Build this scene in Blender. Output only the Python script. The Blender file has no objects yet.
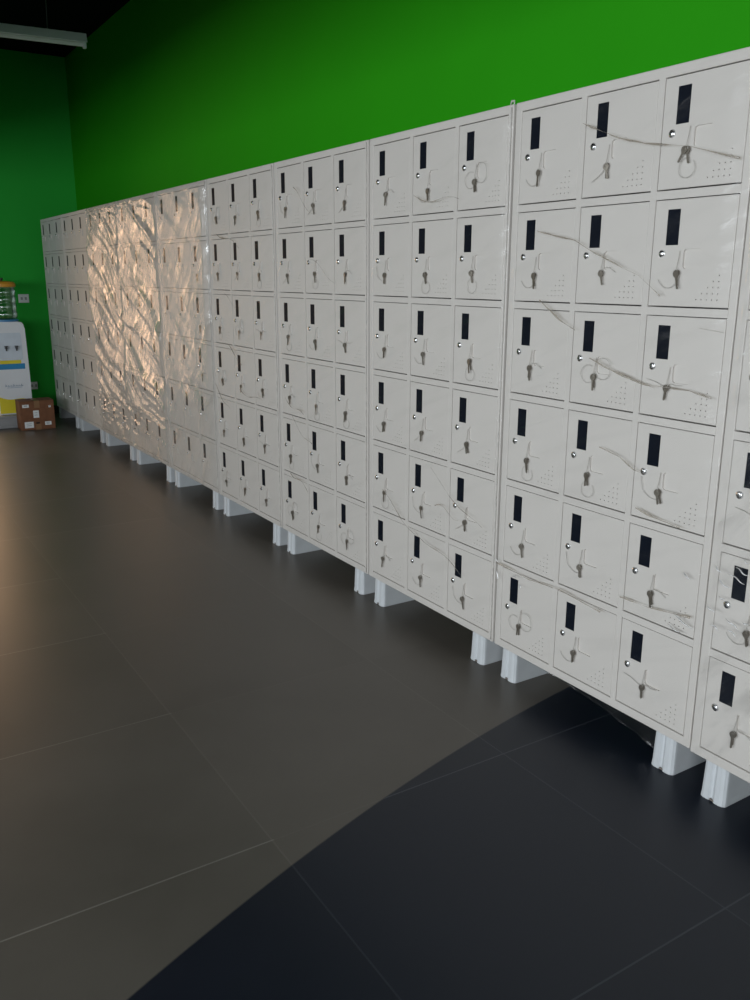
import bpy, bmesh, math, random
from mathutils import Vector, Matrix, noise

S = bpy.context.scene
C = S.collection
PI = math.pi

# ------------------------------------------------------------------ camera
cam = bpy.data.cameras.new('camera')
cam.sensor_fit = 'VERTICAL'
cam.sensor_height = 24.0
cam.lens = 24.0 * 854.37 / 1000.0
cam.clip_start = 0.05
co = bpy.data.objects.new('camera', cam)
C.objects.link(co)
yaw, pit, rol = 0.5652091, -0.2558607, 0.0031540
f = Vector((-math.cos(yaw) * math.cos(pit), math.sin(yaw) * math.cos(pit), math.sin(pit)))
r = f.cross(Vector((0, 0, 1))).normalized()
u = r.cross(f)
r2 = math.cos(rol) * r + math.sin(rol) * u
u2 = -math.sin(rol) * r + math.cos(rol) * u
M = Matrix((r2, u2, -f)).transposed().to_4x4()
M.translation = Vector((9.49857, -1.99553, 1.46861))
co.matrix_world = M
S.camera = co

# ------------------------------------------------------------------ world, lights, exposure
S.view_settings.view_transform = 'Standard'
S.view_settings.look = 'None'
S.view_settings.gamma = 1.0
S.view_settings.use_curve_mapping = False
S.view_settings.exposure = 0.0
w = bpy.data.worlds.new('world')
S.world = w
w.use_nodes = True
w.node_tree.nodes['Background'].inputs[0].default_value = (0.55, 0.66, 0.80, 1)
w.node_tree.nodes['Background'].inputs[1].default_value = 0.6


def area(name, loc, target, sx, sy, col, power, spread=180):
    l = bpy.data.lights.new(name, 'AREA')
    l.shape = 'RECTANGLE'
    l.size, l.size_y = sx, sy
    l.color = col
    l.energy = power
    l.spread = math.radians(spread)
    o = bpy.data.objects.new(name, l)
    C.objects.link(o)
    o.location = loc
    d = Vector(target) - Vector(loc)
    o.rotation_euler = d.to_track_quat('-Z', 'Y').to_euler()
    return o


# added daylight lamps in three invented shop-front bays, below the added mezzanine
def bay(x, col, power):
    area('daylight_bay', (x, -6.35, 1.70), (x, 0, 1.3), 3.0, 1.3, col, power, 160)


bay(10.6, (0.90, 0.955, 1.0), 140)
bay(6.9, (0.90, 0.96, 1.0), 92)
bay(3.0, (1.0, 0.96, 0.88), 11)
# added daylight lamp in an invented opening behind the camera
area('daylight_end', (13.1, -4.9, 1.7), (6.0, -1.6, 1.0), 2.3, 1.3, (0.93, 0.97, 1.0), 92, 160)
# added warm lamp in an invented opening beside the cooler, for orange reflections
area('warm_window_light', (-0.22, -1.25, 1.25), (6.0, -1.35, -0.3), 1.05, 2.2, (1.0, 0.58, 0.29), 9.5, 105)


# ------------------------------------------------------------------ materials
def mat(name):
    m = bpy.data.materials.new(name)
    m.use_nodes = True
    return m, m.node_tree.nodes, m.node_tree.links, m.node_tree.nodes['Principled BSDF']


def simple(name, col, rough=0.5, metal=0.0, var=0.06, scale=8.0, bump=0.0, bscale=60.0, spec=0.5, trans=0.0):
    m, n, l, b = mat(name)
    tc = n.new('ShaderNodeTexCoord')
    nz = n.new('ShaderNodeTexNoise')
    nz.inputs['Scale'].default_value = scale
    nz.inputs['Detail'].default_value = 4
    l.new(tc.outputs['Object'], nz.inputs['Vector'])
    rp = n.new('ShaderNodeValToRGB')
    rp.color_ramp.elements[0].position = 0.3
    rp.color_ramp.elements[1].position = 0.7
    rp.color_ramp.elements[0].color = (*[c * (1 - var) for c in col], 1)
    rp.color_ramp.elements[1].color = (*[min(1, c * (1 + var)) for c in col], 1)
    l.new(nz.outputs['Fac'], rp.inputs['Fac'])
    l.new(rp.outputs['Color'], b.inputs['Base Color'])
    b.inputs['Roughness'].default_value = rough
    b.inputs['Metallic'].default_value = metal
    b.inputs['Specular IOR Level'].default_value = spec
    b.inputs['Transmission Weight'].default_value = trans
    if bump > 0:
        n2 = n.new('ShaderNodeTexNoise')
        n2.inputs['Scale'].default_value = bscale
        bp = n.new('ShaderNodeBump')
        bp.inputs['Strength'].default_value = bump
        bp.inputs['Distance'].default_value = 0.004
        l.new(tc.outputs['Object'], n2.inputs['Vector'])
        l.new(n2.outputs['Fac'], bp.inputs['Height'])
        l.new(bp.outputs['Normal'], b.inputs['Normal'])
    return m


PAINT = simple('locker_paint', (0.655, 0.625, 0.585), 0.55, var=0.02, scale=3, bump=0.05, bscale=220)
FOOT = simple('white_plastic', (0.60, 0.63, 0.65), 0.35, var=0.04, scale=14)
FOOTDARK = simple('foot_slot', (0.20, 0.17, 0.15), 0.6)
PANE = simple('slot_glass', (0.003, 0.006, 0.013), 0.5, var=0.2, spec=0.05)
CHROME = simple('chrome', (0.78, 0.79, 0.80), 0.20, metal=1.0, var=0.05)
SLOTM = simple('keyway', (0.015, 0.015, 0.015), 0.5)
KEYM = simple('key_metal', (0.20, 0.18, 0.15), 0.42, metal=0.6, var=0.15)
WIRE = simple('key_wire', (0.46, 0.44, 0.40), 0.4)
CARD = simple('cardboard', (0.20, 0.085, 0.040), 0.8, var=0.12, scale=20, bump=0.2)
TAPE = simple('packing_tape', (0.27, 0.15, 0.075), 0.3, var=0.1)
PAPER = simple('paper_label', (0.82, 0.86, 0.86), 0.6, var=0.04)
INK = simple('grey_ink', (0.22, 0.25, 0.3), 0.6)
WHITEP = simple('cooler_white', (0.84, 0.88, 0.92), 0.3, var=0.02)
YEL = simple('yellow_print', (0.85, 0.72, 0.04), 0.4)
BLU = simple('blue_print', (0.03, 0.28, 0.56), 0.4)
BLUT = simple('blue_plastic', (0.05, 0.25, 0.50), 0.35)
GREYP = simple('grey_plastic', (0.28, 0.29, 0.30), 0.4)
ORANGE = simple('orange_plastic', (0.70, 0.33, 0.03), 0.4)
LAMPW = simple('lamp_enamel', (0.78, 0.86, 0.90), 0.4, var=0.03)
TUBEW = simple('tube_glass', (0.88, 0.92, 0.94), 0.25, var=0.02)
SOCK = simple('socket_plastic', (0.82, 0.83, 0.86), 0.4)
CEIL = simple('black_ceiling', (0.006, 0.006, 0.007), 0.95, spec=0.05)
PLASTER = simple('shop_wall', (0.18, 0.18, 0.17), 0.8)
FRAMEM = simple('window_frame_metal', (0.05, 0.05, 0.055), 0.4)


def wall_green(name, col):
    m, n, l, b = mat(name)
    tc = n.new('ShaderNodeTexCoord')
    nz = n.new('ShaderNodeTexNoise')
    nz.inputs['Scale'].default_value = 2.2
    nz.inputs['Detail'].default_value = 5
    l.new(tc.outputs['Object'], nz.inputs['Vector'])
    rp = n.new('ShaderNodeValToRGB')
    rp.color_ramp.elements[0].color = (*[c * 0.94 for c in col], 1)
    rp.color_ramp.elements[1].color = (*[c * 1.06 for c in col], 1)
    l.new(nz.outputs['Fac'], rp.inputs['Fac'])
    l.new(rp.outputs['Color'], b.inputs['Base Color'])
    b.inputs['Roughness'].default_value = 0.75
    b.inputs['Specular IOR Level'].default_value = 0.2
    n2 = n.new('ShaderNodeTexNoise')
    n2.inputs['Scale'].default_value = 90
    bp = n.new('ShaderNodeBump')
    bp.inputs['Strength'].default_value = 0.15
    bp.inputs['Distance'].default_value = 0.003
    l.new(tc.outputs['Object'], n2.inputs['Vector'])
    l.new(n2.outputs['Fac'], bp.inputs['Height'])
    l.new(bp.outputs['Normal'], b.inputs['Normal'])
    return m


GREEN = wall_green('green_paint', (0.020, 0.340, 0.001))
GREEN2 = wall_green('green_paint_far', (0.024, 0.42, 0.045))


def floor_material():
    m, n, l, b = mat('floor_tiles')
    geo = n.new('ShaderNodeNewGeometry')
    sep = n.new('ShaderNodeSeparateXYZ')
    l.new(geo.outputs['Position'], sep.inputs[0])

    def math_(op, a, bb=None, c=None):
        k = n.new('ShaderNodeMath')
        k.operation = op
        for i, v in enumerate((a, bb, c)):
            if v is None:
                continue
            if isinstance(v, (int, float)):
                k.inputs[i].default_value = v
            else:
                l.new(v, k.inputs[i])
        return k.outputs[0]

    def line(coord, off, pitch, width):
        t = math_('DIVIDE', math_('SUBTRACT', coord, off), pitch)
        fr = math_('ABSOLUTE', math_('SUBTRACT', math_('FRACT', math_('ADD', t, 0.5)), 0.5))
        return math_('LESS_THAN', fr, width / pitch / 2)

    gx = line(sep.outputs[0], 6.857, 0.812, 0.0045)
    gy = line(sep.outputs[1], -1.160, 0.812, 0.0045)
    grout = math_('MAXIMUM', gx, gy)
    # dark circle inset
    dx = math_('SUBTRACT', sep.outputs[0], 14.725)
    dy = math_('SUBTRACT', sep.outputs[1], 1.343)
    d = math_('SQRT', math_('ADD', math_('MULTIPLY', dx, dx), math_('MULTIPLY', dy, dy)))
    inside = math_('LESS_THAN', d, 7.375)
    edge = math_('LESS_THAN', math_('ABSOLUTE', math_('SUBTRACT', d, 7.375)), 0.0016)
    nz = n.new('ShaderNodeTexNoise')
    nz.inputs['Scale'].default_value = 1.6
    nz.inputs['Detail'].default_value = 8
    nz.inputs['Roughness'].default_value = 0.62
    l.new(geo.outputs['Position'], nz.inputs['Vector'])
    # a slight tone of its own for every tile
    tx = math_('FLOOR', math_('DIVIDE', math_('SUBTRACT', sep.outputs[0], 6.857), 0.812))
    ty = math_('FLOOR', math_('DIVIDE', math_('SUBTRACT', sep.outputs[1], -1.160), 0.812))
    cmb = n.new('ShaderNodeCombineXYZ')
    l.new(tx, cmb.inputs[0])
    l.new(ty, cmb.inputs[1])
    wn = n.new('ShaderNodeTexWhiteNoise')
    l.new(cmb.outputs[0], wn.inputs['Vector'])
    val = math_('ADD', math_('MULTIPLY', nz.outputs['Fac'], 0.7), math_('MULTIPLY', wn.outputs['Value'], 0.16))

    def ramp(c0, c1):
        rp = n.new('ShaderNodeValToRGB')
        rp.color_ramp.elements[0].position = 0.2
        rp.color_ramp.elements[1].position = 0.75
        rp.color_ramp.elements[0].color = (*c0, 1)
        rp.color_ramp.elements[1].color = (*c1, 1)
        l.new(val, rp.inputs['Fac'])
        return rp.outputs['Color']

    def mix(fac, a, bb):
        k = n.new('ShaderNodeMix')
        k.data_type = 'RGBA'
        l.new(fac, k.inputs['Factor'])
        for s, v in ((6, a), (7, bb)):
            if isinstance(v, tuple):
                k.inputs[s].default_value = (*v, 1)
            else:
                l.new(v, k.inputs[s])
        return k.outputs[2]

    grey = ramp((0.090, 0.082, 0.070), (0.138, 0.126, 0.110))
    dark = ramp((0.0065, 0.0100, 0.0185), (0.0105, 0.0155, 0.0275))
    # grout shows strongly only in places
    n3 = n.new('ShaderNodeTexNoise')
    n3.inputs['Scale'].default_value = 0.9
    n3.inputs['Detail'].default_value = 2
    l.new(geo.outputs['Position'], n3.inputs['Vector'])
    # joints between the aisle tiles are coloured paler than the others
    far = math_('MULTIPLY', math_('LESS_THAN', sep.outputs[0], 4.9), math_('LESS_THAN', sep.outputs[1], -0.36))
    aisle = math_('MULTIPLY_ADD', math_('MAXIMUM', math_('MAXIMUM', math_('LESS_THAN', sep.outputs[1], -1.155), math_('MULTIPLY', inside, 0.35)), far), 0.9, 0.10)
    gw = math_('MAXIMUM', math_('MULTIPLY', gx, aisle), math_('MULTIPLY', gy, 0.22))
    gs = math_('MULTIPLY', gw, math_('MULTIPLY_ADD', n3.outputs['Fac'], 1.6, 0.1))
    gs.node.use_clamp = True
    base = mix(inside, mix(gs, grey, (0.20, 0.19, 0.17)), mix(gs, dark, (0.10, 0.115, 0.135)))
    base = mix(edge, base, (0.05, 0.05, 0.05))
    l.new(base, b.inputs['Base Color'])
    rr = n.new('ShaderNodeMapRange')
    rr.inputs['To Min'].default_value = 0.30
    rr.inputs['To Max'].default_value = 0.44
    l.new(nz.outputs['Fac'], rr.inputs['Value'])
    l.new(rr.outputs[0], b.inputs['Roughness'])
    b.inputs['Specular IOR Level'].default_value = 0.36
    bp = n.new('ShaderNodeBump')
    bp.inputs['Strength'].default_value = 0.25
    bp.inputs['Distance'].default_value = 0.002
    bp.invert = True
    l.new(grout, bp.inputs['Height'])
    l.new(bp.outputs['Normal'], b.inputs['Normal'])
    return m


FLOOR = floor_material()


def film_material(name, fac_lo, fac_hi, rough, haze, nscale, bump, stretch=(1, 1, 1), rot=0.0, tint=(1, 1, 1)):
    """clear stretch film: see-through, glossy, a little milky along its folds"""
    m = bpy.data.materials.new(name)
    m.use_nodes = True
    n, l = m.node_tree.nodes, m.node_tree.links
    n.clear()
    out = n.new('ShaderNodeOutputMaterial')
    tc = n.new('ShaderNodeTexCoord')
    mp = n.new('ShaderNodeMapping')
    mp.inputs['Rotation'].default_value = (0, rot, 0)
    mp2 = n.new('ShaderNodeMapping')
    mp2.inputs['Scale'].default_value = stretch
    l.new(tc.outputs['Object'], mp.inputs['Vector'])
    l.new(mp.outputs[0], mp2.inputs['Vector'])
    nz = n.new('ShaderNodeTexNoise')
    nz.inputs['Scale'].default_value = nscale
    nz.inputs['Detail'].default_value = 5
    nz.inputs['Roughness'].default_value = 0.6
    nz.inputs['Distortion'].default_value = 0.6
    l.new(mp2.outputs[0], nz.inputs['Vector'])
    bp = n.new('ShaderNodeBump')
    bp.inputs['Strength'].default_value = bump
    bp.inputs['Distance'].default_value = 0.02
    l.new(nz.outputs['Fac'], bp.inputs['Height'])
    tr = n.new('ShaderNodeBsdfTransparent')
    tr.inputs[0].default_value = (0.97 * tint[0], 0.97 * tint[1], 0.97 * tint[2], 1)
    gl = n.new('ShaderNodeBsdfGlossy')
    gl.inputs['Roughness'].default_value = rough
    gl.inputs['Color'].default_value = (1, 1, 1, 1)
    l.new(bp.outputs[0], gl.inputs['Normal'])
    df = n.new('ShaderNodeBsdfDiffuse')
    df.inputs[0].default_value = (0.72, 0.70, 0.66, 1)
    l.new(bp.outputs[0], df.inputs['Normal'])
    rp = n.new('ShaderNodeValToRGB')
    rp.color_ramp.elements[0].position = 0.50
    rp.color_ramp.elements[1].position = 0.70
    rp.color_ramp.elements[0].color = (fac_lo, fac_lo, fac_lo, 1)
    rp.color_ramp.elements[1].color = (fac_hi, fac_hi, fac_hi, 1)
    l.new(nz.outputs['Fac'], rp.inputs['Fac'])
    m1 = n.new('ShaderNodeMixShader')
    l.new(rp.outputs['Color'], m1.inputs[0])
    l.new(tr.outputs[0], m1.inputs[1])
    l.new(gl.outputs[0], m1.inputs[2])
    m2 = n.new('ShaderNodeMixShader')
    hz = n.new('ShaderNodeMath')
    hz.operation = 'MULTIPLY'
    hz.inputs[1].default_value = haze
    l.new(nz.outputs['Fac'], hz.inputs[0])
    l.new(hz.outputs[0], m2.inputs[0])
    l.new(m1.outputs[0], m2.inputs[1])
    l.new(df.outputs[0], m2.inputs[2])
    l.new(m2.outputs[0], out.inputs['Surface'])
    return m


FILM_TIGHT = film_material('film_tight', 0.004, 0.040, 0.14, 0.012, 7.0, 0.35, (0.35, 1, 3.5), 0.35)
FILM_LOOSE = film_material('film_loose', 0.13, 0.52, 0.15, 0.22, 7.0, 0.25, (0.6, 1, 2.2), 0.9)
FILM_SEMI = film_material('film_semi', 0.010, 0.16, 0.13, 0.03, 8.0, 0.4, (0.6, 1, 2.2), 0.9)
FILM_HALF = film_material('film_half_loose', 0.06, 0.28, 0.15, 0.20, 7.0, 0.3, (0.6, 1, 2.2), 0.9)
FILM_ROLL = film_material('film_gathered', 0.08, 0.15, 0.3, 1.5, 30.0, 0.3)
FILM_DARK = film_material('film_sagging', 0.12, 0.50, 0.16, 0.03, 12.0, 0.6, (1, 1, 1), 0.0, (0.75, 0.85, 0.88))
BLUINK = simple('blue_grey_ink', (0.10, 0.22, 0.38), 0.5)


def jug_material():
    m = bpy.data.materials.new('clear_jug')
    m.use_nodes = True
    n, l = m.node_tree.nodes, m.node_tree.links
    n.clear()
    out = n.new('ShaderNodeOutputMaterial')
    tr = n.new('ShaderNodeBsdfTransparent')
    tr.inputs[0].default_value = (0.66, 0.72, 0.70, 1)
    gl = n.new('ShaderNodeBsdfGlossy')
    gl.inputs['Roughness'].default_value = 0.12
    lw = n.new('ShaderNodeLayerWeight')
    lw.inputs['Blend'].default_value = 0.35
    mr = n.new('ShaderNodeMapRange')
    mr.inputs['To Min'].default_value = 0.12
    mr.inputs['To Max'].default_value = 0.6
    l.new(lw.outputs['Fresnel'], mr.inputs['Value'])
    mx = n.new('ShaderNodeMixShader')
    l.new(mr.outputs[0], mx.inputs[0])
    l.new(tr.outputs[0], mx.inputs[1])
    l.new(gl.outputs[0], mx.inputs[2])
    l.new(mx.outputs[0], out.inputs['Surface'])
    return m


JUG = jug_material()
FILM_GLINT = film_material('film_raised', 0.75, 0.9, 0.42, 0.0, 30.0, 0.1)  # strong gloss that puts glints on the film
FILM_CREASE = film_material('film_twisted', 0.10, 0.2, 0.25, 0.35, 30.0, 0.3, tint=(0.80, 0.76, 0.70))


# ------------------------------------------------------------------ helpers
def obj(name, bm, m, parent=None, smooth=False, loc=None):
    me = bpy.data.meshes.new(name)
    bmesh.ops.recalc_face_normals(bm, faces=bm.faces)
    bm.to_mesh(me)
    bm.free()
    for mm in (m if isinstance(m, (list, tuple)) else [m]):
        me.materials.append(mm)
    if smooth:
        for p in me.polygons:
            p.use_smooth = True
    o = bpy.data.objects.new(name, me)
    C.objects.link(o)
    if parent:
        o.parent = parent
    if loc:
        o.location = loc
    return o


def thing(name, label, cat, loc=(0, 0, 0), rotz=0, group=None):
    o = bpy.data.objects.new(name, None)
    C.objects.link(o)
    o.empty_display_size = 0.1
    o.location = loc
    o.rotation_euler = (0, 0, rotz)
    o['label'] = label
    o['category'] = cat
    if group:
        o['group'] = group
    return o


def tag(o, label, cat, group=None):
    o['label'] = label
    o['category'] = cat
    if group:
        o['group'] = group
    return o


def struct(name, bm, m):
    o = obj(name, bm, m)
    o['kind'] = 'structure'
    return o


def box(bm, x0, x1, y0, y1, z0, z1, bev=0.0, seg=2, mi=0):
    vs = [bm.verts.new((x, y, z)) for x in (x0, x1) for y in (y0, y1) for z in (z0, z1)]
    F = []
    for q in ((0, 1, 3, 2), (4, 6, 7, 5), (0, 4, 5, 1), (2, 3, 7, 6), (0, 2, 6, 4), (1, 5, 7, 3)):
        F.append(bm.faces.new([vs[i] for i in q]))
    for fc in F:
        fc.material_index = mi
    if bev > 0:
        es = list({e for fc in F for e in fc.edges})
        rr = bmesh.ops.bevel(bm, geom=es, offset=bev, segments=seg, affect='EDGES', profile=0.5)
        for fc in rr['faces']:
            fc.material_index = mi
    return F


def cyl(bm, p0, p1, r0, r1=None, n=20, caps=True, mi=0):
    r1 = r0 if r1 is None else r1
    p0, p1 = Vector(p0), Vector(p1)
    d = (p1 - p0).normalized()
    a = d.orthogonal().normalized()
    b = d.cross(a)
    A = [bm.verts.new(p0 + r0 * (math.cos(t) * a + math.sin(t) * b)) for t in [2 * PI * i / n for i in range(n)]]
    B = [bm.verts.new(p1 + r1 * (math.cos(t) * a + math.sin(t) * b)) for t in [2 * PI * i / n for i in range(n)]]
    for i in range(n):
        bm.faces.new((A[i], A[(i + 1) % n], B[(i + 1) % n], B[i])).material_index = mi
    if caps:
        bm.faces.new(A[::-1]).material_index = mi
        bm.faces.new(B).material_index = mi


def tube(bm, pts, rad, n=6, mi=0):
    pts = [Vector(p) for p in pts]
    rings = []
    ref = Vector((0, 1, 0))
    for i, p in enumerate(pts):
        d = (pts[min(i + 1, len(pts) - 1)] - pts[max(i - 1, 0)]).normalized()
        a = d.cross(ref)
        if a.length < 0.05:
            a = d.cross(Vector((1, 0, 0)))
        a.normalize()
        b = d.cross(a)
        rr = rad[i] if isinstance(rad, (list, tuple)) else rad
        rings.append([bm.verts.new(p + rr * (math.cos(2 * PI * k / n) * a + math.sin(2 * PI * k / n) * b)) for k in range(n)])
    for A, B in zip(rings, rings[1:]):
        for k in range(n):
            bm.faces.new((A[k], A[(k + 1) % n], B[(k + 1) % n], B[k])).material_index = mi
    bm.faces.new(rings[0][::-1]).material_index = mi
    bm.faces.new(rings[-1]).material_index = mi


def lathe(bm, prof, n=36, mi=0, cx=0, cy=0):
    rings = []
    for (rr, z) in prof:
        rings.append([bm.verts.new((cx + rr * math.cos(2 * PI * k / n), cy + rr * math.sin(2 * PI * k / n), z)) for k in range(n)])
    for A, B in zip(rings, rings[1:]):
        for k in range(n):
            bm.faces.new((A[k], A[(k + 1) % n], B[(k + 1) % n], B[k])).material_index = mi
    bm.faces.new(rings[0][::-1]).material_index = mi
    bm.faces.new(rings[-1]).material_index = mi


def prism(bm, pts, z0, z1, axis='z', mi=0):
    """extrude outline pts (2D) along an axis"""
    def P(a, b, c):
        return {'z': (a, b, c), 'y': (a, c, b), 'x': (c, a, b)}[axis]
    A = [bm.verts.new(P(a, b, z0)) for a, b in pts]
    B = [bm.verts.new(P(a, b, z1)) for a, b in pts]
    k = len(pts)
    for i in range(k):
        bm.faces.new((A[i], A[(i + 1) % k], B[(i + 1) % k], B[i])).material_index = mi
    bm.faces.new(A[::-1]).material_index = mi
    bm.faces.new(B).material_index = mi


def rrect(x0, x1, y0, y1, r_, n=5):
    out = []
    for (cx, cy, a0) in ((x1 - r_, y1 - r_, 0), (x0 + r_, y1 - r_, 90), (x0 + r_, y0 + r_, 180), (x1 - r_, y0 + r_, 270)):
        for i in range(n + 1):
            a = math.radians(a0 + 90 * i / n)
            out.append((cx + r_ * math.cos(a), cy + r_ * math.sin(a)))
    return out


# ------------------------------------------------------------------ the setting
XF, YW, ZC = -0.28, 0.445, 3.62      # far wall, locker wall, ceiling
XE, YS = 13.3, -6.5                  # end wall, shop front
bm = bmesh.new(); box(bm, XF - 0.15, XE + 0.15, YS - 0.15, YW + 0.15, -0.12, 0.0)
struct('floor', bm, FLOOR)
bm = bmesh.new(); box(bm, XF - 0.15, XE + 0.15, YS - 0.15, YW + 0.15, ZC, ZC + 0.12)
struct('ceiling', bm, CEIL)
bm = bmesh.new(); box(bm, XF, XE + 0.15, YW, YW + 0.15, 0, ZC)
struct('wall_right', bm, GREEN)

# unseen low mezzanine, added to keep daylight off the upper walls; the strip along the lockers is full height
bm = bmesh.new(); box(bm, XF, XE, YS, -2.2, 2.37, 2.72)
struct('trim_1', bm, simple('mezzanine_soffit', (0.07, 0.075, 0.085), 0.8))


def holed_wall(name, m, fixed, a0, a1, holes, axis):
    """wall with window openings; axis 'x' runs along x at y=fixed, 'y' runs along y at x=fixed"""
    bm = bmesh.new()
    def put(u0, u1, z0, z1):
        if u1 - u0 < 1e-4 or z1 - z0 < 1e-4:
            return
        if axis == 'x':
            box(bm, u0, u1, fixed[0], fixed[1], z0, z1)
        else:
            box(bm, fixed[0], fixed[1], u0, u1, z0, z1)
    cur = a0
    for (u0, u1, z0, z1) in holes:
        put(cur, u0, 0, ZC)
        put(u0, u1, 0, z0)
        put(u0, u1, z1, ZC)
        cur = u1
    put(cur, a1, 0, ZC)
    return struct(name, bm, m)


FARWIN = (-1.82, -0.68, 0.10, 2.40)  # this and the next two: invented openings for the added lamps
BAYS = [(1.5, 4.5, 1.0, 2.4), (5.4, 8.4, 1.0, 2.4), (9.1, 12.1, 1.0, 2.4)]
ENDWIN = (-6.1, -3.7, 1.0, 2.4)
holed_wall('wall_far', GREEN2, (XF - 0.15, XF), YS, YW + 0.15, [FARWIN], 'y')
holed_wall('wall_left', PLASTER, (YS - 0.15, YS), XF, XE + 0.15, BAYS, 'x')
holed_wall('wall_end', PLASTER, (XE, XE + 0.15), YS, YW, [ENDWIN], 'y')


def added_window(idx, u0, u1, z0, z1, at, axis, nb=3):  # frame of an invented, unseen opening
    bm = bmesh.new()
    t = 0.05
    def put(a, b, c, d):
        if axis == 'x':
            box(bm, a, b, at, at + t, c, d)
        else:
            box(bm, at, at + t, a, b, c, d)
    put(u0, u1, z0, z0 + t); put(u0, u1, z1 - t, z1)
    for i in range(nb + 1):
        x = u0 + (u1 - u0 - t) * i / nb
        put(x, x + t, z0, z1)
    struct('window_%d' % idx, bm, FRAMEM)


for i, b_ in enumerate(BAYS):
    added_window(i + 1, *b_, YS - 0.1, 'x')
added_window(4, *FARWIN, XF - 0.1, 'y', 1)
added_window(5, *ENDWIN, XE + 0.05, 'y')
bm = bmesh.new(); box(bm, XF, XF + 0.012, YS, YW - 0.005, 0, 0.09, 0.003)
struct('baseboard_far', bm, simple('skirting', (0.02, 0.05, 0.02), 0.5))

# ------------------------------------------------------------------ locker cabinets
PITCH = 0.9
Z0 = 0.12                 # underside of a cabinet
HC = 1.894                # cabinet height
CW = 0.889                # cabinet width
DEPTH = 0.40
COLX = (0.031, 0.316, 0.601)
DW, DH = 0.261, 0.282
ROWZ = [1.863 - 0.3098 * k for k in range(6)]     # door tops above the underside


def body_mesh():
    bm = bmesh.new()
    x0, x1 = 0.0, CW
    b = 0.003
    box(bm, x0, COLX[0] - 0.0013, 0, DEPTH, 0, HC, b)
    box(bm, COLX[2] + DW + 0.0013, x1, 0, DEPTH, 0, HC, b)
    for i in (0, 1):
        box(bm, COLX[i] + DW + 0.0013, COLX[i + 1] - 0.0013, 0.0004, DEPTH - 0.01, 0.01, HC - 0.01)
    zs = [HC] + [z for z in ROWZ]
    box(bm, x0 + 0.001, x1 - 0.001, 0.0002, DEPTH, ROWZ[0] + 0.0025, HC, b)
    for k in range(5):
        box(bm, 0.01, x1 - 0.01, 0.0008, DEPTH - 0.01, ROWZ[k + 1] + 0.0022, ROWZ[k] - DH - 0.0036)
    box(bm, x0 + 0.001, x1 - 0.001, 0.0002, DEPTH, 0, ROWZ[5] - DH - 0.0036, b)
    box(bm, 0.005, x1 - 0.005, DEPTH - 0.012, DEPTH - 0.002, 0.005, HC - 0.005)
    return bm


def door_mesh():
    """one pressed door with its name slot, finger recess and vent holes cut in"""
    bm = bmesh.new()
    box(bm, 0, DW, 0.0012, 0.016, -DH, 0, 0.0016, 2)
    a = obj('tmp_door', bm, PAINT)
    bm = bmesh.new()
    box(bm, 0.0435, 0.0855, -0.01, 0.03, -0.119, -0.025)
    for row in range(5):
        for k in range(row + 1):
            cx, cz = 0.226 - 0.0165 * k, -0.199 - 0.0158 * row
            cyl(bm, (cx, -0.01, cz), (cx, 0.03, cz), 0.0019, n=8)
    bmesh.ops.recalc_face_normals(bm, faces=bm.faces)
    c = obj('tmp_cut', bm, PAINT)
    bm = bmesh.new()
    prism(bm, rrect(0.106, 0.168, -0.182, -0.130, 0.010), -0.01, 0.0065, 'y')
    c2 = obj('tmp_cut2', bm, PAINT)
    for cc in (c, c2):
        md = a.modifiers.new('b', 'BOOLEAN')
        md.operation = 'DIFFERENCE'
        md.object = cc
        md.solver = 'EXACT'
    dg = bpy.context.evaluated_depsgraph_get()
    dg.update()
    me = bpy.data.meshes.new_from_object(a.evaluated_get(dg))
    me.name = 'door'
    for o in (a, c, c2):
        bpy.data.objects.remove(o)
    return me


DOOR = door_mesh()


def mk(name, bm, m, smooth=False):
    """mesh datablock only"""
    o = obj(name, bm, m, smooth=smooth)
    me = o.data
    bpy.data.objects.remove(o)
    return me


bm = bmesh.new()
box(bm, 0.0425, 0.0865, 0.0020, 0.0045, -0.120, -0.024)
PANEM = mk('window_pane', bm, PANE)
bm = bmesh.new()
cyl(bm, (0.036, 0.004, -0.141), (0.036, -0.0025, -0.141), 0.0112, 0.0106, 24)
for (a_, b_, ya, yb) in ((0.0098, 0.0088, -0.0025, -0.0045), (0.0088, 0.0065, -0.0045, -0.0058), (0.0065, 0.003, -0.0058, -0.0065)):
    cyl(bm, (0.036, ya, -0.141), (0.036, yb, -0.141), a_, b_, 24)
box(bm, 0.0353, 0.0367, -0.0068, -0.0050, -0.1445, -0.1375, mi=1)
LOCKM = mk('lock', bm, [CHROME, SLOTM])

BODYM = mk('cabinet_body', body_mesh(), PAINT)


def foot_mesh(w):
    """moulded plastic skid: rounded nose, an upright groove in the face, long plain flanks"""
    pts = [(0.0, 0.378), (0.0, 0.012), (0.003, 0.004), (0.010, 0.001), (0.026, 0.001), (0.031, 0.007),
           (0.036, 0.008), (0.041, 0.004), (0.047, 0.0), (w - 0.016, 0.0), (w - 0.007, 0.003), (w - 0.001, 0.010),
           (w, 0.016), (w, 0.378)]
    bm = bmesh.new()
    rings = []
    for z, s, oy in ((0.0, 1.03, -0.002), (0.004, 1.045, -0.003), (0.02, 1.02, -0.001), (0.085, 0.985, 0.001), (0.1195, 0.965, 0.002)):
        rings.append([bm.verts.new((w / 2 + (x - w / 2) * s, y + oy, z)) for x, y in pts])
    k = len(pts)
    for A, B in zip(rings, rings[1:]):
        for i in range(k):
            bm.faces.new((A[i], A[(i + 1) % k], B[(i + 1) % k], B[i]))
    bm.faces.new(rings[0][::-1]); bm.faces.new(rings[-1])
    box(bm, 0.033, 0.047, -0.0030, 0.002, 0.004, 0.008, mi=1)
    return bm


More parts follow.
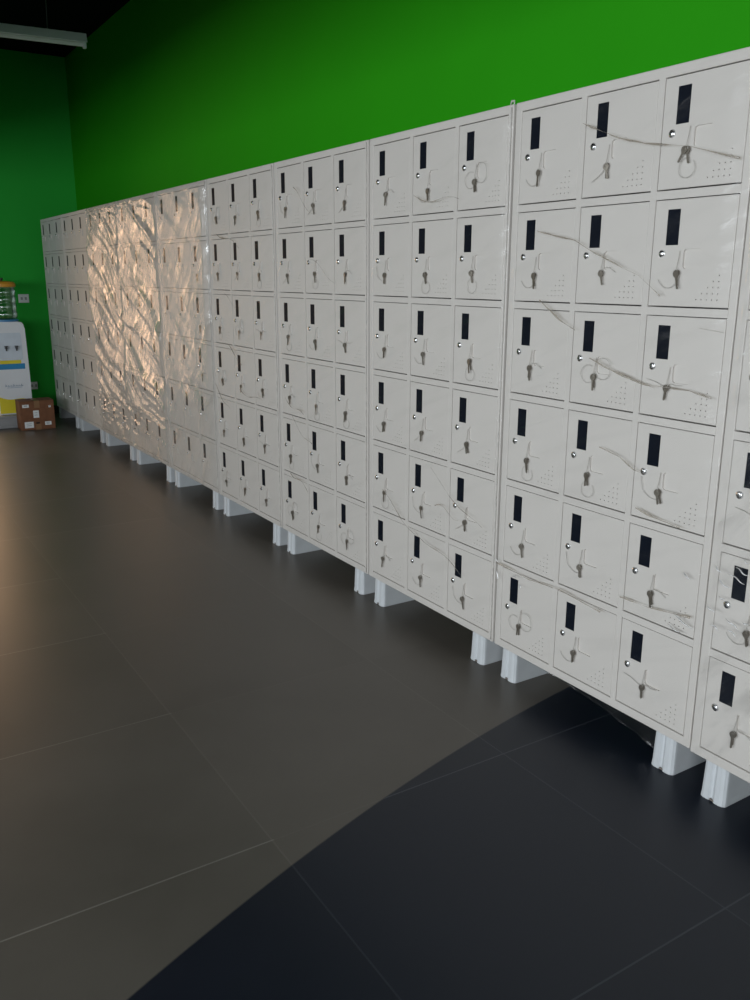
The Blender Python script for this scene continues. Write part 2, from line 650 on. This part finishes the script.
FOOTM = mk('foot', foot_mesh(0.078), [FOOT, FOOTDARK])


def film_mesh(kind, seed, x0, x1):
    """film stretched over the front of a cabinet and folded round its edges"""
    nx, nz = {'tight': (30, 60), 'semi': (70, 130), 'loose': (80, 150)}[kind]
    bm = bmesh.new()
    rnd = random.Random(seed)
    G = []
    base = {'tight': 0.0175, 'semi': 0.020, 'loose': 0.014}[kind]
    amp = {'tight': 0.0015, 'semi': 0.010, 'loose': 0.022}[kind]
    ew = {'tight': 0.05, 'semi': 0.04, 'loose': 0.015}[kind]
    th = math.radians(52)
    for j in range(nz + 1):
        row = []
        v = j / nz
        z = 0.001 + (HC - 0.002) * v
        for i in range(nx + 1):
            t = i / nx
            x = x0 + (x1 - x0) * t
            gx = x = x0 + (x1 - x0) * t + seed * 0.9
            p = Vector((gx, seed * 3.1, z))
            ex = min(1, t / ew, (1 - t) / ew)
            if kind == 'loose':
                ex = 0.75 + 0.25 * ex
            e = ex * min(1, v / 0.012, (1 - v) / 0.008)
            e = max(0.0, e)
            wq = noise.noise(Vector((gx, 1.0, z)) * 1.6) * 0.12
            s = x * 0.447 + z * 0.894 + wq      # folds falling to the right
            al = x * 0.894 - z * 0.447
            k = noise.noise(Vector((s * 6.0, al * 0.9, 0.0)))
            k2 = noise.noise(Vector((s * 15, al * 1.8, 7.0)))
            rid = max(0.0, 1 - abs(k) * 2.6) ** 1.5
            rid2 = max(0.0, 1 - abs(k2) * 3.4) ** 2
            h = 0.75 * rid + 0.22 * rid2 + 0.55 * noise.noise(Vector((gx, 9.0, z)) * 2.0)
            # gathered, nearly level pleats low down and along the top
            low = max(0.0, 1 - abs(z - 0.22) / 0.30) + (0.7 if kind != 'tight' else 0) * max(0.0, 1 - abs(z - 1.80) / 0.10)
            pl = max(0.0, 1 - abs(noise.noise(Vector((gx * 2.2, 4.0, z * 30 + gx * 3)))) * 3) ** 2
            h = h * (1 - min(1, low) * 0.6) + min(1, low) * 0.6 * pl
            y = -(base * e + amp * h * e)
            row.append(bm.verts.new((x - seed * 0.9, y, z)))
        G.append(row)
    for j in range(nz):
        for i in range(nx):
            bm.faces.new((G[j][i], G[j][i + 1], G[j + 1][i + 1], G[j + 1][i]))
    # gathered seam down the right-hand edge
    pts = []
    rads = []
    for j in range(40):
        z = 0.01 + (HC - 0.02) * j / 39
        pts.append((x1 - 0.009 + 0.0012 * noise.noise(Vector((0, seed, z * 9))), -0.0035, z))
        rads.append(0.0019 + 0.0010 * abs(noise.noise(Vector((5, seed, z * 14)))))
    if kind != 'loose' and seed != 8:
        tube(bm, pts, rads, 6, mi=1)
    # little knot of film sticking up at the top corner
    if seed == 7:
        tube(bm, [(x1 - 0.03, 0.01, HC + 0.001), (x1 - 0.02, 0.008, HC + 0.012), (x1 - 0.004, 0.004, HC + 0.010), (x1, 0.0, HC - 0.002)],
         [0.002, 0.004, 0.003, 0.0015], 6, mi=1)
    return bm


CAB_LABEL = [
    'unwrapped cream steel locker cabinet at the far end of the row, beside the cardboard box',
    'unwrapped grey-cream steel locker cabinet, second from the far green wall',
    'locker cabinet under baggy tan-glinting film, right beside the two unwrapped far ones',
    'locker cabinet under baggy film with level pleats near its foot, fourth from the far wall',
    'locker cabinet in half-loose film with bright glints, between baggy and tightly wrapped ones',
    'tightly wrapped cream locker cabinet, fifth counting from the nearest one cut by the photo edge',
    'tightly wrapped cream locker cabinet near the middle of the row, fourth from the nearest',
    'tightly wrapped cream locker cabinet, third-nearest, just left of the dark floor arc',
    'large cream locker cabinet shown whole at right with film sagging beneath it',
    'nearest cream locker cabinet, cut off by the right edge of the photo',
]
CABSHORT = [
    'farthest locker cabinet', 'second cabinet from the far wall', 'third cabinet from the far wall',
    'fourth cabinet from the far wall', 'fifth cabinet from the far wall',
    'fifth-nearest locker cabinet', 'fourth-nearest locker cabinet', 'third-nearest locker cabinet',
    'second-nearest locker cabinet', 'nearest locker cabinet']
KIND = [None, None, 'loose', 'loose', 'semi', 'tight', 'tight', 'tight', 'tight', 'semi']
FM = {'tight': FILM_TIGHT, 'semi': FILM_SEMI, 'loose': FILM_LOOSE}


# twisted creases in the film of the second-nearest cabinet (x, z)
CREASES = [
    [(0.321, 1.909), (0.335, 1.903), (0.349, 1.898), (0.362, 1.892), (0.376, 1.887), (0.39, 1.881), (0.406, 1.875), (0.422, 1.869), (0.437, 1.862), (0.453, 1.856), (0.469, 1.85), (0.487, 1.845), (0.505, 1.84), (0.524, 1.836), (0.542, 1.831), (0.56, 1.826), (0.59, 1.821), (0.62, 1.816), (0.651, 1.811), (0.681, 1.806), (0.711, 1.801), (0.742, 1.792), (0.773, 1.783), (0.803, 1.774), (0.834, 1.765), (0.865, 1.756)],
    [(0.146, 1.612), (0.163, 1.608), (0.181, 1.604), (0.198, 1.601), (0.216, 1.597), (0.233, 1.593), (0.25, 1.59), (0.267, 1.587), (0.283, 1.584), (0.3, 1.581), (0.317, 1.578), (0.33, 1.572), (0.343, 1.566), (0.355, 1.56), (0.368, 1.554), (0.381, 1.548), (0.405, 1.538), (0.43, 1.529), (0.454, 1.519), (0.479, 1.51), (0.503, 1.5), (0.518, 1.494), (0.534, 1.489), (0.549, 1.483), (0.565, 1.478), (0.58, 1.472), (0.595, 1.461), (0.61, 1.451), (0.626, 1.44), (0.641, 1.43), (0.656, 1.419)],
    [(0.41, 1.228), (0.423, 1.224), (0.435, 1.22), (0.448, 1.215), (0.46, 1.211), (0.473, 1.207), (0.487, 1.203), (0.5, 1.2), (0.514, 1.196), (0.527, 1.193), (0.541, 1.189), (0.555, 1.186), (0.569, 1.183), (0.583, 1.179), (0.597, 1.176), (0.611, 1.173), (0.622, 1.171), (0.633, 1.169), (0.644, 1.168), (0.655, 1.166), (0.666, 1.164)],
    [(0.665, 1.17), (0.689, 1.17), (0.713, 1.17), (0.736, 1.169), (0.76, 1.169), (0.784, 1.169), (0.798, 1.166), (0.813, 1.163), (0.827, 1.161), (0.842, 1.158), (0.856, 1.155)],
    [(0.476, 0.961), (0.492, 0.958), (0.509, 0.955), (0.525, 0.951), (0.542, 0.948), (0.558, 0.945), (0.569, 0.939), (0.581, 0.933), (0.592, 0.927), (0.604, 0.921), (0.615, 0.915), (0.623, 0.914), (0.631, 0.913), (0.64, 0.913), (0.648, 0.912), (0.656, 0.911)],
    [(0.634, 0.803), (0.645, 0.801), (0.655, 0.798), (0.666, 0.796), (0.676, 0.793), (0.687, 0.791), (0.709, 0.789), (0.73, 0.787), (0.752, 0.785), (0.773, 0.783), (0.795, 0.781)],
    [(0.797, 1.338), (0.812, 1.336), (0.828, 1.334), (0.843, 1.333), (0.859, 1.331), (0.874, 1.329)],
    [(0.018, 0.451), (0.054, 0.449), (0.09, 0.447), (0.125, 0.444), (0.161, 0.442), (0.197, 0.44), (0.226, 0.442), (0.256, 0.444), (0.285, 0.446), (0.315, 0.448), (0.344, 0.45), (0.38, 0.447), (0.416, 0.443), (0.453, 0.44), (0.489, 0.436), (0.525, 0.433)],
    [(0.601, 0.509), (0.624, 0.51), (0.647, 0.51), (0.671, 0.511), (0.694, 0.511), (0.717, 0.512), (0.745, 0.516), (0.773, 0.519), (0.802, 0.523), (0.83, 0.526), (0.858, 0.53)],
    [(0.176, 1.396), (0.195, 1.384), (0.214, 1.372), (0.234, 1.361), (0.253, 1.349), (0.272, 1.337), (0.286, 1.331), (0.299, 1.326), (0.313, 1.32), (0.326, 1.315), (0.34, 1.309)],
]

# short raised strips, made extra glossy to stand in for glints on the film (x0, z0, x1, z1)
GLINTS = {9: [(0.116, 0.752, 0.134, 0.744), (0.048, 0.677, 0.088, 0.659), (0.023, 0.592, 0.052, 0.578), (0.086, 0.575, 0.128, 0.556), (0.042, 0.545, 0.069, 0.534), (0.079, 0.702, 0.129, 0.687), (0.098, 0.725, 0.135, 0.711), (0.034, 0.712, 0.058, 0.696), (0.057, 0.629, 0.076, 0.624), (0.137, 0.582, 0.154, 0.579), (0.095, 0.549, 0.121, 0.536)],
          8: [(0.793, 0.525, 0.872, 0.497), (0.785, 0.483, 0.838, 0.471), (0.013, 0.468, 0.022, 0.454), (0.107, 0.43, 0.127, 0.427), (0.143, 0.403, 0.155, 0.398), (0.018, 0.421, 0.03, 0.389), (0.817, 0.654, 0.849, 0.642)]}


def child(name, me, parent, loc=(0, 0, 0)):
    o = bpy.data.objects.new(name, me)
    C.objects.link(o)
    o.parent = parent
    o.location = loc
    return o


for k in range(10):
    ox = PITCH * k + (-0.001 if k == 9 else 0.0015)
    t = thing('locker_cabinet', CAB_LABEL[k], 'locker', (ox, -0.008 if k == 9 else 0, 0), 0, 'row of eighteen-door locker cabinets')
    child('cabinet_body', BODYM, t, (0, 0, Z0))
    for c in range(3):
        for rr in range(6):
            d = child('door', DOOR, t, (COLX[c], 0, Z0 + ROWZ[rr]))
            child('window_pane', PANEM, d)
            child('lock', LOCKM, d)
    child('foot', FOOTM, t, (0.040 if k < 9 else 0.048, 0.002, 0))
    child('foot', FOOTM, t, (0.758, 0.002, 0))
    if KIND[k]:
        o = obj('stretch_film', film_mesh(KIND[k], k, -0.001, CW + 0.001), [FILM_HALF if k == 4 else FM[KIND[k]], FILM_ROLL], t, smooth=True, loc=(0, 0, Z0))
        o['label'] = 'clear stretch film'
    for gi, (ga, gb, gc, gd) in enumerate(GLINTS.get(k, [])):
        bm = bmesh.new()
        yg = -0.028 if k == 9 else -0.0192
        pts = [Vector((ga + (gc - ga) * i / 8, yg + 0.001 * math.sin(i + gi), gb + (gd - gb) * i / 8 + 0.002 * math.sin(i * 0.9 + gi))) for i in range(9)]
        tube(bm, pts, [0.0004 + 0.0016 * math.sin(PI * i / 8) for i in range(9)], 6)
        obj('film_wrinkle', bm, FILM_GLINT, t, smooth=True)
    if k in (5, 6, 7):
        rc = random.Random(k * 3 + 1)
        for q in range(5):
            cx, cz, ln, sl = rc.uniform(0.05, 0.55), rc.uniform(0.25, 1.75), rc.uniform(0.15, 0.34), rc.uniform(-0.7, -0.1)
            pts = [Vector((cx + ln * i / 14, -0.0195, Z0 + cz + sl * ln * i / 14 + 0.015 * math.sin(i * 0.4 + q))) for i in range(15)]
            rr_ = [0.0004 + 0.0032 * max(0, noise.noise(Vector((p.x * 14, k, p.z * 14))) + 0.15) for p in pts]
            bm = bmesh.new()
            tube(bm, pts, rr_, 6)
            obj('film_crease', bm, FILM_CREASE, t, smooth=True)
    if k == 8:
        for cr in CREASES:
            bm = bmesh.new()
            pts = [Vector((x, -0.0195 + 0.001 * noise.noise(Vector((x * 30, z * 30, 0))), z)) for x, z in cr]
            rr_ = [0.0004 + 0.0040 * max(0, noise.noise(Vector((p.x * 14, 3, p.z * 14))) + 0.25) for p in pts]
            tube(bm, pts, rr_, 6)
            obj('film_crease', bm, FILM_CREASE, t, smooth=True)
        # loose film hanging under the cabinet, dipping towards its right foot
        bm = bmesh.new()
        n1, n2 = 34, 12
        G = []
        for i in range(n1 + 1):
            a = i / n1
            x = 0.16 + 0.60 * a
            sag = 0.004 + 0.088 * max(0, (a - 0.05) / 0.95) ** 1.7
            row = []
            for j in range(n2 + 1):
                b_ = j / n2
                yy = 0.006 + 0.030 * b_ * a + 0.010 * b_ * noise.noise(Vector((x * 16, b_ * 3, 1)))
                row.append(bm.verts.new((x, yy, Z0 + 0.001 - sag * b_)))
            G.append(row)
        for i in range(n1):
            for j in range(n2):
                bm.faces.new((G[i][j], G[i + 1][j], G[i + 1][j + 1], G[i][j + 1]))
        o = obj('loose_film', bm, FILM_DARK, t, smooth=True)
        o['label'] = 'loose film sagging under the cabinet'

# ------------------------------------------------------------------ keys hanging on the doors
def key_bm(length=0.043):
    """flat key hanging from its bow at the origin, in the xz plane"""
    bm = bmesh.new()
    out = []
    n = 18
    R0 = 0.0095
    for i in range(n + 1):
        a = math.radians(-60 + 300 * i / n) 
        out.append((R0 * math.cos(a), -0.008 + R0 * math.sin(a)))
    # blade with teeth
    zb = -0.008 - R0 * 0.87
    out += [(-0.0038, zb - 0.002), (-0.0030, zb - 0.004), (-0.0030, -length + 0.002), (0, -length), (0.0028, -length + 0.003)]
    for q in range(4):
        z = -length + 0.006 + q * 0.0045
        out += [(0.0028, z), (0.0010, z + 0.0015), (0.0030, z + 0.003)]
    out += [(0.0036, zb - 0.003)]
    prism(bm, out, -0.0011, 0.0011, 'y')
    # eyelet rim
    m = 12
    prev = None
    tube(bm, [(0.0035 * math.cos(2 * PI * i / m), -0.0004, -0.005 + 0.0035 * math.sin(2 * PI * i / m)) for i in range(m + 1)], 0.0013, 5)
    return bm


KEYMESH = mk('key', key_bm(), KEYM)
KEYBIG = mk('key', key_bm(0.050), KEYM)


def arc(cx, cz, R_, a0, a1, n=16, y=-0.004, wob=0.0, sd=0):
    return [(cx + R_ * math.cos(math.radians(a0 + (a1 - a0) * i / n)) * (1 + wob * math.sin(i * 0.9 + sd)), y - 0.0015 * math.sin(PI * i / n),
             cz + R_ * math.sin(math.radians(a0 + (a1 - a0) * i / n))) for i in range(n + 1)]


WIRES = []
rnd = random.Random(4)
for v in range(7):
    bm = bmesh.new()
    drop = [(0.004, -0.001, 0.052), (0.003, -0.003, 0.03), (0.0005, -0.005, 0.010), (0, -0.005, -0.004)]
    tube(bm, drop, 0.0009, 5)
    if v == 0:
        tube(bm, arc(-0.026, -0.012, 0.034, 20, -160, wob=0.04), 0.0008, 5)
    elif v == 1:
        tube(bm, [(0, -0.005, -0.004), (-0.012, -0.004, -0.02), (-0.03, -0.004, -0.033), (-0.055, -0.003, -0.046)], 0.0009, 5)
    elif v == 2:
        tube(bm, arc(0.034, 0.020, 0.033, 200, 500, 22, wob=0.05), 0.0007, 5)
        tube(bm, arc(-0.024, 0.0, 0.028, 60, 320, 18, wob=0.05, sd=1), 0.0007, 5)
    elif v == 3:
        tube(bm, [(0, -0.005, -0.004), (0.012, -0.004, 0.006), (0.028, -0.004, 0.002), (0.05, -0.003, 0.004)], 0.0008, 5)
        tube(bm, [(0, -0.005, -0.004), (-0.02, -0.004, -0.001), (-0.045, -0.004, 0.008), (-0.075, -0.003, 0.012)], 0.0008, 5)
    elif v == 4:
        tube(bm, arc(0.006, -0.052, 0.026, 100, 400, 20, wob=0.06), 0.0007, 5)
    elif v == 5:
        tube(bm, arc(-0.012, 0.02, 0.05, -80, -190, 16, wob=0.04), 0.0008, 5)
    else:
        tube(bm, [(0, -0.005, -0.004), (0.010, -0.004, 0.010), (0.030, -0.004, 0.010), (0.055, -0.003, -0.004)], 0.0008, 5)
    # split ring through the bows
    tube(bm, [(0.0062 * math.cos(2 * PI * i / 14), -0.007, -0.003 + 0.0062 * math.sin(2 * PI * i / 14)) for i in range(15)], 0.0009, 5)
    WIRES.append(mk('key_wire', bm, WIRE))

ROWN = ['top', 'second', 'third', 'fourth', 'fifth', 'bottom']
COLN = ['left', 'middle', 'right']
for k in range(4, 10):
    ox = PITCH * k + (-0.001 if k == 9 else 0.0015)
    for rr in range(6):
        for c in range(3):
            if k == 9 and (c > 0 or rr < 2):
                continue
            if k == 4 and (c < 2 or rr in (0, 4, 5)):
                continue
            jx, jz = rnd.uniform(-0.006, 0.006), rnd.uniform(-0.006, 0.006)
            v = rnd.randrange(7)
            if (k, rr, c) == (8, 0, 2):
                v, jx, jz = 4, -0.008, 0.01
            if (k, rr, c) == (8, 0, 1): v = 1
            if (k, rr, c) == (8, 0, 0): v = 0
            if (k, rr, c) == (8, 5, 2): v = 3
            if (k, rr, c) == (8, 3, 2): v = 5
            if (k, rr, c) == (7, 0, 2): v = 2
            x = ox + COLX[c] + 0.098 + jx
            z = Z0 + ROWZ[rr] - 0.190 + jz
            t = thing('door_keys', 'keys on wire on the %s-row %s door of the %s' % (ROWN[rr], COLN[c], CABSHORT[k]),
                      'keys', (x, -0.008 if k == 9 else 0, z), 0, 'key sets hanging on the locker doors')
            child('key_wire', WIRES[v], t)
            a = rnd.uniform(-0.25, 0.12)
            two = rnd.random() < 0.8
            if (k, rr, c) == (8, 0, 2):
                k1 = child('key', KEYMESH, t, (0, -0.0082, 0)); k1.rotation_euler = (0, 0.50, 0)
                k2 = child('key', KEYMESH, t, (0.001, -0.0056, 0)); k2.rotation_euler = (0, -0.22, 0)
                continue
            k1 = child('key', KEYBIG if rnd.random() < 0.4 else KEYMESH, t, (0, -0.0082, 0)); k1.rotation_euler = (0, a, 0.25 * rnd.uniform(-1, 1))
            if two:
                k2 = child('key', KEYMESH, t, (0.001, -0.0056, 0.002)); k2.rotation_euler = (0, a + rnd.uniform(-0.2, 0.2), 0)

# ------------------------------------------------------------------ cardboard box
t = thing('cardboard_box', 'taped brown cardboard box with white labels standing on the floor by the far locker', 'box', (0.595, -0.337, 0))
bm = bmesh.new()
box(bm, -0.105, 0.105, -0.160, 0.160, 0.0, 0.281, 0.004)
obj('carton', bm, CARD, t)
bm = bmesh.new()   # top flaps meeting in the middle
box(bm, -0.104, 0.104, -0.161, -0.001, 0.281, 0.2845, 0.001)
box(bm, -0.104, 0.104, 0.001, 0.161, 0.281, 0.2845, 0.001)
obj('flap', bm, CARD, t)
bm = bmesh.new()
box(bm, -0.106, 0.1063, -0.025, 0.025, 0.2845, 0.2853)
box(bm, 0.105, 0.1063, -0.025, 0.025, 0.215, 0.2853)
obj('packing_tape', bm, TAPE, t)
bm = bmesh.new()
box(bm, 0.105, 0.1063, -0.025, 0.025, 0.0, 0.055)
obj('packing_tape', bm, TAPE, t)
for (y0, y1, z0, z1) in ((-0.135, -0.075, 0.222, 0.252), (-0.04, 0.013, 0.118, 0.190), (-0.128, -0.045, 0.022, 0.082), (0.062, 0.122, 0.040, 0.075), (0.108, 0.128, 0.212, 0.232)):
    bm = bmesh.new()
    box(bm, 0.1050, 0.1066, y0, y1, z0, z1)
    for q in range(2):
        zz = z0 + (z1 - z0) * (0.35 + 0.3 * q)
        box(bm, 0.1066, 0.1069, y0 + 0.2 * (y1 - y0), y1 - 0.25 * (y1 - y0), zz, zz + 0.004, mi=1)
    o = obj('paper_label', bm, [PAPER, INK], t)
    o['label'] = 'white paper label'
bm = bmesh.new()   # hand hole
prism(bm, rrect(-0.022, 0.014, 0.058, 0.074, 0.007), 0.1045, 0.1064, 'x')
obj('hand_hole', bm, simple('dark_hole', (0.02, 0.012, 0.008), 0.8), t)

# ------------------------------------------------------------------ stand, water cooler, jug
bm = bmesh.new()
box(bm, -0.25, 0.055, -0.25, 0.17, 0.0, 0.026, 0.004)
box(bm, -0.24, 0.045, -0.24, 0.16, 0.022, 0.105, 0.006)
box(bm, -0.25, 0.055, -0.25, 0.17, 0.101, 0.122, 0.005)
t = obj('low_stand', bm, simple('stand_grey', (0.34, 0.35, 0.36), 0.35, var=0.05), loc=(0.42, -0.52, 0))
tag(t, 'low grey stand under the white water cooler', 'stand')

t = thing('water_cooler', 'white water cooler with yellow and blue stripes on a low grey stand', 'water cooler', (0.23, -0.47, 0.1225))
bm = bmesh.new()
H = 0.905
prof = [(-0.155, 0), (0.155, 0), (0.156, 0.30), (0.153, 0.60), (0.149, 0.84), (0.142, 0.880), (0.125, 0.900), (0.09, H),
        (-0.09, H), (-0.125, 0.900), (-0.142, 0.880), (-0.149, 0.84), (-0.153, 0.60), (-0.156, 0.30)]
prism(bm, prof, -0.16, 0.155, 'x')
bmesh.ops.bevel(bm, geom=[e for e in bm.edges if abs(e.verts[0].co.x - e.verts[1].co.x) < 1e-6], offset=0.012, segments=3, affect='EDGES')
obj('housing', bm, WHITEP, t, smooth=False)
bm = bmesh.new()   # tap bay panel
prism(bm, rrect(-0.115, 0.105, 0.535, 0.800, 0.02), 0.153, 0.161, 'x')
obj('front_panel', bm, simple('panel_pale', (0.70, 0.79, 0.88), 0.3), t)
for yy in (-0.045, 0.050):
    bm = bmesh.new()
    cyl(bm, (0.16, yy, 0.655), (0.20, yy, 0.655), 0.011, 0.010, 14)
    cyl(bm, (0.19, yy, 0.668), (0.19, yy, 0.628), 0.009, 0.007, 14)
    box(bm, 0.176, 0.204, yy - 0.016, yy + 0.016, 0.668, 0.677, 0.003)
    obj('tap', bm, simple('tap_grey', (0.05, 0.055, 0.06), 0.3), t)
bm = bmesh.new()
pts = [(-0.113, 0.500)] + [(0.085, 0.500)] + [(0.085 - 0.198 * i / 10, 0.548 + 0.010 * math.sin(i * 0.6)) for i in range(11)]
prism(bm, pts, 0.1545, 0.1575, 'x')
obj('yellow_stripe', bm, YEL, t)
bm = bmesh.new()
prism(bm, [(-0.128, 0.446), (0.118, 0.446), (0.118, 0.500), (-0.128, 0.500)], 0.1545, 0.1575, 'x')
obj('blue_stripe', bm, BLU, t)
for (yc, zc, s) in ((-0.0, 0.275, 1.0), (0.0, 0.600, 0.7)):
    bm = bmesh.new()   # brush-written blue wording, unreadable at this distance
    for q in range(7):
        y0 = yc + (-0.075 + q * 0.0245) * s
        hh = (0.016 if q % 3 else 0.026) * s
        tube(bm, [(0.1566, y0 - 0.007 * s, zc), (0.1566, y0 - 0.003 * s, zc + hh), (0.1566, y0 + 0.004 * s, zc + 0.002), (0.1566, y0 + 0.010 * s, zc + 0.008 * s)], 0.0022, 5)
    tube(bm, [(0.1566, yc - 0.07 * s, zc - 0.010), (0.1566, yc + 0.07 * s, zc - 0.010)], 0.0015, 5)
    obj('lettering', bm, BLUINK, t)
bm = bmesh.new()
pts = [(-0.152, 0.012), (0.150, 0.012)] + [(0.150 - 0.302 * i / 12, 0.130 + 0.045 * (i / 12) + 0.012 * math.sin(i * 0.55)) for i in range(13)]
prism(bm, pts, 0.1545, 0.1575, 'x')
obj('yellow_panel', bm, YEL, t)
bm = bmesh.new()
lathe(bm, [(0.118, 0.900), (0.126, 0.904), (0.126, 0.922), (0.120, 0.926)], 36)
obj('jug_seat', bm, BLUT, t, smooth=False)

t = thing('water_jug', 'clear ribbed water container with an orange lid on the water cooler', 'water jug', (0.23, -0.47, 1.0490))
bm = bmesh.new()
prof = [(0.085, 0.0), (0.112, 0.006), (0.119, 0.02)]
z = 0.02
for q in range(4):
    prof += [(0.122, z + 0.012), (0.122, z + 0.052), (0.116, z + 0.060), (0.116, z + 0.066)]
    z += 0.070
prof += [(0.121, z + 0.01), (0.119, 0.315)]
lathe(bm, prof, 40)
obj('container', bm, JUG, t, smooth=True)
bm = bmesh.new()
lathe(bm, [(0.122, 0.309), (0.127, 0.312), (0.128, 0.340), (0.118, 0.356), (0.08, 0.364), (0.03, 0.368)], 40)
obj('lid', bm, ORANGE, t, smooth=False)
bm = bmesh.new()
lathe(bm, [(0.012, 0.367), (0.014, 0.376), (0.022, 0.382), (0.022, 0.392), (0.012, 0.397)], 20)
obj('knob', bm, simple('knob_dark', (0.04, 0.07, 0.03), 0.5), t)

# ------------------------------------------------------------------ sockets on the far wall
for (yc, zc, w_, h_, lab) in ((-0.180, 1.234, 0.105, 0.088, 'upper white wall socket beside the water jug on the far green wall'),
                              (-0.162, 0.318, 0.075, 0.080, 'lower white wall socket low on the far green wall by the cooler')):
    t = thing('wall_socket', lab, 'socket', (XF, yc, zc), 0, 'sockets on the far wall')
    bm = bmesh.new()
    box(bm, 0.0005, 0.010, -w_ / 2, w_ / 2, -h_ / 2, h_ / 2, 0.003)
    obj('faceplate', bm, SOCK, t)
    for s in (-1, 1):
        bm = bmesh.new()
        box(bm, 0.0098, 0.0112, s * 0.020 - 0.010, s * 0.020 + 0.010, -0.014, 0.014)
        obj('outlet', bm, simple('outlet_grey', (0.40, 0.41, 0.44), 0.4), t)

# ------------------------------------------------------------------ hanging fluorescent batten
ang = math.atan2(0.540, 0.046) - PI / 2
LL = 1.26
t = thing('hanging_lamp', 'unlit white fluorescent batten hanging on wires below the black ceiling', 'lamp',
          (3.0, -0.223, 2.985), 0)
t.rotation_euler = (0, 0, ang)
bm = bmesh.new()   # housing: trapezoid section running back along -y
sec = [(-0.050, 0.018), (-0.048, 0.014), (-0.020, 0.030), (0.020, 0.030), (0.048, 0.014), (0.050, 0.018), (0.026, 0.074), (-0.026, 0.074)]
prism(bm, sec, -LL, 0.0, 'y')
obj('reflector_housing', bm, LAMPW, t)
bm = bmesh.new()
cyl(bm, (0, -LL + 0.02, 0.008), (0, -0.02, 0.008), 0.013, n=20)
obj('tube', bm, TUBEW, t, smooth=False)
for y in (-0.012, -LL + 0.012):
    bm = bmesh.new()
    box(bm, -0.017, 0.017, y - 0.011, y + 0.011, -0.014, 0.036, 0.004)
    obj('tube_holder', bm, LAMPW, t)
for y in (-0.245, -LL + 0.245):
    bm = bmesh.new()
    cyl(bm, (0, y, 0.072), (0, y, 0.086), 0.008, 0.005, 12)
    tube(bm, [(0, y, 0.08), (0.0, y + 0.006, 0.3), (0, y + 0.002, 0.634)], 0.0028, 6)
    obj('suspension_wire', bm, simple('wire_grey', (0.12, 0.15, 0.15), 0.5), t)
